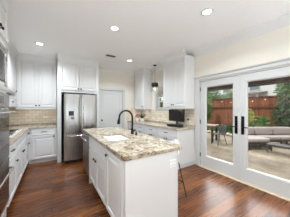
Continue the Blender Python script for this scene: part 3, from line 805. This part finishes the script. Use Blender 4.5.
# rolled woven shades outside each door leaf
for y0, y1, lab in ((1.50, 2.08, 'brown woven shade rolled up over the left door pane'), (.66, 1.26, 'brown woven shade rolled up over the right door pane')):
    r = thing('rolled_shade', lab, 'shade', (XR+.20, (y0+y1)/2, 1.82), 0, 'rolled shades outside the french doors')
    h = (y1-y0)/2+.06
    MB().tube([(0, -h, -.01), (0, h, -.01)], .032, 14).build('roll', M['shade'], r)
    MB().box(-.03, .03, -h, h, .023, .05).box(-.05, -.03, -h, h, .02, .05).build('head_rail', M['shade'], r)
    for q in (-h+.06, h-.06): MB().box(-.0495, -.03, q-.015, q+.015, .051, .27).build('bracket', M['black'], r)
# fence
FXX = 10.0
fe = thing('wooden_fence', 'tall brown board fence along the far side of the patio', 'fence', (FXX, 3, GZ))
b = MB(); rnd = random.Random(2); y = -13
while y < 15:
    wv = .138; b.box(0, .022, y, y+wv-.005, .06, 2.13+rnd.uniform(-.006, .006)); y += wv
b.build('boards', M['fence'], fe)
for z, dz in ((1.50, .09), (.35, .09)): MB().box(-.045, -.001, -13, 15, z, z+dz).build('rail', M['fence_rail'], fe)
MB().box(-.05, .06, -13, 15, 2.14, 2.18).build('cap_rail', M['fence_rail'], fe)
for k in range(12): MB().box(.023, .11, -13+2.5*k, -12.9+2.5*k, 0, 2.12).build('post', M['fence_rail'], fe)
# string lights hung before the fence
sl = thing('string_light', 'string of small pale bulbs hung along the top of the fence', 'string light', (FXX-.18, 0, 1.9))
b = MB(); bulbs = []; pts = []
for k in range(0, 61):
    yy = -6+12*k/60; ph = (k % 15)/15; sag = -.16*4*ph*(1-ph); pts.append((0, yy, .05+sag))
    if k % 3 == 1: bulbs.append((0, yy, .05+sag))
b.tube(pts, .006, 5).build('wire', M['black'], sl)
for k in range(0, 61, 15): MB().box(0.0, .20, pts[k][1]-.012, pts[k][1]+.012, .04, .07).build('hook', M['black'], sl)
for p in bulbs:
    MB().lathe([(.010, -.005), (.012, -.02), (.024, -.04), (.022, -.06), (.005, -.07)], p, 10).build('bulb', M['bulb'], sl)

# leafy things
def leaves(n, cen, rad, size, seed, up=0):
    rnd = random.Random(seed); b = MB()
    for k in range(n):
        while True:
            p = Vector((rnd.uniform(-1, 1), rnd.uniform(-1, 1), rnd.uniform(-1, 1)))
            if .25 < p.length < 1: break
        lump = 1+.18*math.sin(5*p.x+seed)*math.cos(4*p.y+2*p.z)
        c = Vector(cen)+Vector((p.x*rad[0], p.y*rad[1], p.z*rad[2]))*lump
        d = Vector((rnd.gauss(0, 1), rnd.gauss(0, 1), rnd.gauss(0, 1)+up)).normalized(); e = d.orthogonal().normalized()
        s = size*rnd.uniform(.6, 1.3)
        vs = [b.bm.verts.new(c+v) for v in (-d*s, e*s*.45, d*s, -e*s*.45)]
        b.bm.faces.new(vs)
    return b
def tree(label, pos, hgt, rad, n, size, m, seed, trunk=.1, group=None, name='tree', cat='tree'):
    r = thing(name, label, cat, (pos[0], pos[1], GZ), 0, group)
    MB().tube([(0, 0, 0), (.05, .03, hgt*.35), (-.04, .02, hgt*.6), (.03, 0, hgt*.85)], [trunk, trunk*.8, trunk*.6, trunk*.25], 8).build('trunk', M['bark'], r)
    leaves(n, (0, 0, hgt-rad[2]*.9), rad, size, seed).build('crown', m, r, fixn=False)
    return r
tree('bushy green tree rising behind the fence in the left door pane', (12.8, 8.6), 3.5, (1.1, 1.2, 1.0), 1400, .13, M['leaf1'], 1, group='trees beyond the fence')
tree('smaller pale green tree behind the fence beside the middle door stile', (12.4, 6.2), 3.0, (.9, .9, .7), 800, .12, M['leaf4'], 2, group='trees beyond the fence')
p = cw(283, 9.0); tree('green tree behind the fence at the upper right corner of the right pane', (11.6, 2.6), 3.4, (.7, .7, .9), 900, .13, M['leaf1'], 3, group='trees beyond the fence')
p = cw(287.5, 6.95); tree('dark green climbing shrub against the fence at the right pane edge', (p.x, p.y), 2.1, (.5, .55, 1.05), 1500, .085, M['leaf2'], 5, .05, 'shrubs along the fence', 'climbing_shrub', 'shrub')
p = cw(207, 10.2); tree('green climbing shrub on the fence at the left pane edge', (p.x, p.y), 2.3, (.32, .4, .95), 800, .09, M['leaf1'], 6, .05, 'shrubs along the fence', 'climbing_shrub', 'shrub')
def tuft(label, pos, hgt, spread, n, m, seed, name='ornamental_grass'):
    r = thing(name, label, 'plant', (pos[0], pos[1], GZ), 0, 'plants in the garden bed'); rnd = random.Random(seed); b = MB()
    for k in range(n):
        a = rnd.uniform(0, 2*PI); t = rnd.uniform(.05, spread); L = hgt*rnd.uniform(.6, 1); pr = None; wd = rnd.uniform(.02, .045)
        bx, by = rnd.gauss(0, .10), rnd.gauss(0, .10)
        for q in range(4):
            f = q/3; rr = L*f*math.sin(t)*(.7+.6*f); z = L*f*math.cos(t)
            c = Vector((bx+rr*math.cos(a), by+rr*math.sin(a), z)); sd_ = Vector((-math.sin(a), math.cos(a), 0))*wd*(1-f*.9)
            cur = (b.bm.verts.new(c-sd_), b.bm.verts.new(c+sd_))
            if pr: b.bm.faces.new((pr[0], pr[1], cur[1], cur[0]))
            pr = cur
    b.build('blades', m, r, fixn=False); MB().ball((0, 0, .03), .09, (1, 1, .5), 10, 6).build('root_clump', M['soil'], r)
for k, (px, zc, hh, m, lab) in enumerate(((255, 7.3, 1.0, 'leaf4', 'pale grey-green grass behind the middle of the sofa'),
      (269, 7.3, .55, 'leaf4', 'low pale clump right of the bright green clump'),
      (230, 9.0, .62, 'leaf1', 'low green clump by the left door pane stile'), (213, 9.6, .5, 'leaf4', 'low pale clump in front of the fence behind the patio table'), (222, 9.7, .4, 'leaf3', 'small yellow-green clump between the table and the fence'))):
    p = cw(px, zc); tuft(lab, (p.x, p.y), hh, .7, 170, M[m], 20+k)
# stones edging the bed
for k, px in enumerate((209, 214, 219.5, 224, 228, 232, 246, 252, 258, 265, 271, 277, 283)):
    p = cw(px, 9.0-.05*(px-209) if px < 240 else 6.9-.012*(px-246))
    rnd = random.Random(50+k); g = MB().ball((0, 0, .06), .15*rnd.uniform(.8, 1.2), (1, rnd.uniform(.7, 1), .55), 10, 7)
    for v in g.bm.verts: v.co *= 1+rnd.uniform(-.08, .08)
    o = g.build('garden_rock', M['stone'], None, (p.x, p.y, GZ))
    where = ('under the fence behind the patio chair' if px < 240 else 'edging the bed behind the sofa')
    ordn = ['first', 'second', 'third', 'fourth', 'fifth', 'sixth', 'seventh'][k if px < 240 else k-6]
    tag(o, 'pale rock %s, %s from the left' % (where, ordn), 'rock', 'rocks edging the garden bed')
# neighbouring house
hs = thing('neighbour_house', 'pale house with a grey roof and window beyond the fence', 'house', (20, 9.5, GZ))
MB().box(0, 6, -7, 4.5, 0, 5.6).build('wall', M['house'], hs)
MB().prism([(-.6, 5.5), (3, 7.4), (6.6, 5.5), (6.6, 5.65), (3, 7.6), (-.6, 5.65)], 'Y', -7.5, 5.0).build('roof', M['hroof'], hs)
MB().prism([(-2.4, 2.9), (0, 3.3), (0, 3.42), (-2.4, 3.02)], 'Y', -3.2, 4.4).build('porch_roof', M['hroof'], hs)
for y in (-3.0, 4.2): MB().box(-2.3, -2.16, y-.07, y+.07, 0, 2.92).build('porch_post', M['house'], hs)
for y in (-4.6, -2.0, 1.2):
    f = MB().box(-.05, .01, y-.55, y+.55, 3.6, 5.0).build('window', M['trim'], hs); MB().box(-.07, -.05, y-.46, y+.46, 3.7, 4.9).build('pane', M['hglass'], f)
# patio sofa: sectional parallel to the view, chaise on the left
def right_fwd(xc, zc, z=GZ): return Vector((math.cos(YAW)*xc+math.sin(YAW)*zc, -math.sin(YAW)*xc+math.cos(YAW)*zc, z))
sf = thing('sectional_sofa', 'grey cushioned sectional sofa with a dark frame on the patio', 'sofa', right_fwd(3.72, 5.25), -YAW)
def cushion(name, x0, x1, y0, y1, z0, z1, bev=.05):
    b = MB().box(x0, x1, y0, y1, z0, z1, bev, 3)
    for f in b.bm.faces: f.smooth = True
    return b.build(name, M['cushion'], sf)
W = 2.35
MB().box(0, .82, 0, 1.0, .20, .255).box(.82, W, .42, 1.0, .20, .255).box(0, W, .96, 1.0, .255, .60).box(0, .04, .55, 1.0, .255, .52).build('frame', M['frame_out'], sf)
for x, y in ((.03, .03), (.79, .03), (.03, .97), (.84, .45), (1.6, .45), (W-.03, .45), (W-.03, .97)):
    MB().box(x-.025, x+.025, y-.025, y+.025, 0, .2).build('leg', M['frame_out'], sf)
cushion('seat_cushion', .01, .81, .01, .80, .256, .40); cushion('seat_cushion', .83, 1.58, .43, .80, .256, .40); cushion('seat_cushion', 1.59, W-.01, .43, .80, .256, .40)
for x0, x1 in ((.05, .82), (.84, 1.58), (1.60, W-.01)): cushion('back_cushion', x0, x1, .78, .955, .402, .72, .06)
ot = thing('low_patio_table', 'low slatted dark table in front of the patio sofa', 'table', cw(266, 4.96, GZ), -PI/2)
for k in range(6): MB().box(0, 1.15, .07*k, .07*k+.058, .27, .295, .003).build('slat', M['frame_out'], ot)
MB().box(.0, 1.15, 0, .025, .235, .269).box(0, 1.15, .385, .408, .235, .269).build('apron', M['frame_out'], ot)
for x in (.03, 1.12):
    for y in (.03, .38): MB().box(x-.02, x+.02, y-.02, y+.02, 0, .234).build('leg', M['frame_out'], ot)
# patio dining table and chair
p = cw(201.5, 7.0); tb = thing('patio_table', 'weathered wooden patio table behind the left door pane', 'table', (p.x, p.y, GZ), .3)
MB().box(-.42, .42, -.7, .7, .70, .745, .006).build('tabletop', M['tablewood'], tb)
MB().box(-.36, .36, -.62, .62, .62, .699).build('apron', M['tablewood'], tb)
for sx in (-1, 1):
    for sy in (-1, 1): MB().box(sx*.33-.04, sx*.33+.04, sy*.58-.04, sy*.58+.04, 0, .62, .004).build('leg', M['frame_out'], tb)
p = cw(219, 6.0); ch = thing('patio_chair', 'dark grey patio chair with thin splayed legs by the patio table', 'chair', (p.x, p.y, GZ), -.35)
b = MB(); loops = []
prof = [(-.21, .44), (-.1, .43), (.08, .42), (.17, .44), (.21, .52), (.235, .68), (.25, .82)]
for k, (x, z) in enumerate(prof):
    hw_ = .21 if k < 4 else .20-.02*(k-4)
    loops.append([b.bm.verts.new((x+(-.035 if (k > 3 and abs(q) == 1) else 0), hw_*q, z+(.02 if abs(q) == 1 else 0))) for q in (-1, -.5, 0, .5, 1)])
for a, c in zip(loops, loops[1:]):
    for k in range(4): f = b.bm.faces.new((a[k], a[k+1], c[k+1], c[k])); f.smooth = True
o = b.build('shell_seat', M['chairgrey'], ch); mod = o.modifiers.new('thick', 'SOLIDIFY'); mod.thickness = .018
for sx in (-1, 1):
    for sy in (-1, 1): MB().tube([(sx*.13, sy*.13, .425), (sx*.21, sy*.20, 0)], .013, 8).build('leg', M['black'], ch)

# garden tree outside the sink window
tree('leafy green tree seen through the small window over the right counter', (6.6, 8.2), 3.2, (1.0, 1.2, 1.2), 1300, .12, M['leaf1'], 9, name='garden_tree')

def bush(label, pos, hgt, rad, n, size, m, seed):
    r = thing('garden_bush', label, 'bush', (pos[0], pos[1], GZ), 0, 'plants in the garden bed')
    b = MB()
    for k in range(5):
        a = 2*PI*k/5; b.tube([(0, 0, 0), (.08*math.cos(a), .08*math.sin(a), hgt*.4), (.16*math.cos(a), .16*math.sin(a), hgt*.8)], [.014, .010, .005], 6)
    b.build('stems', M['bark'], r)
    leaves(n, (0, 0, hgt*.56), (rad, rad, hgt*.46), size, seed, .6).build('foliage', m, r, fixn=False)
p = cw(248.5, 7.7); bush('yellow-green bush behind the left end of the patio sofa', (p.x, p.y), 1.45, .30, 420, .085, M['leaf3'], 31)
p = cw(262, 7.5); bush('bright green bush behind the sofa in front of the fence', (p.x, p.y), 1.15, .34, 420, .085, M['leaf1'], 32)
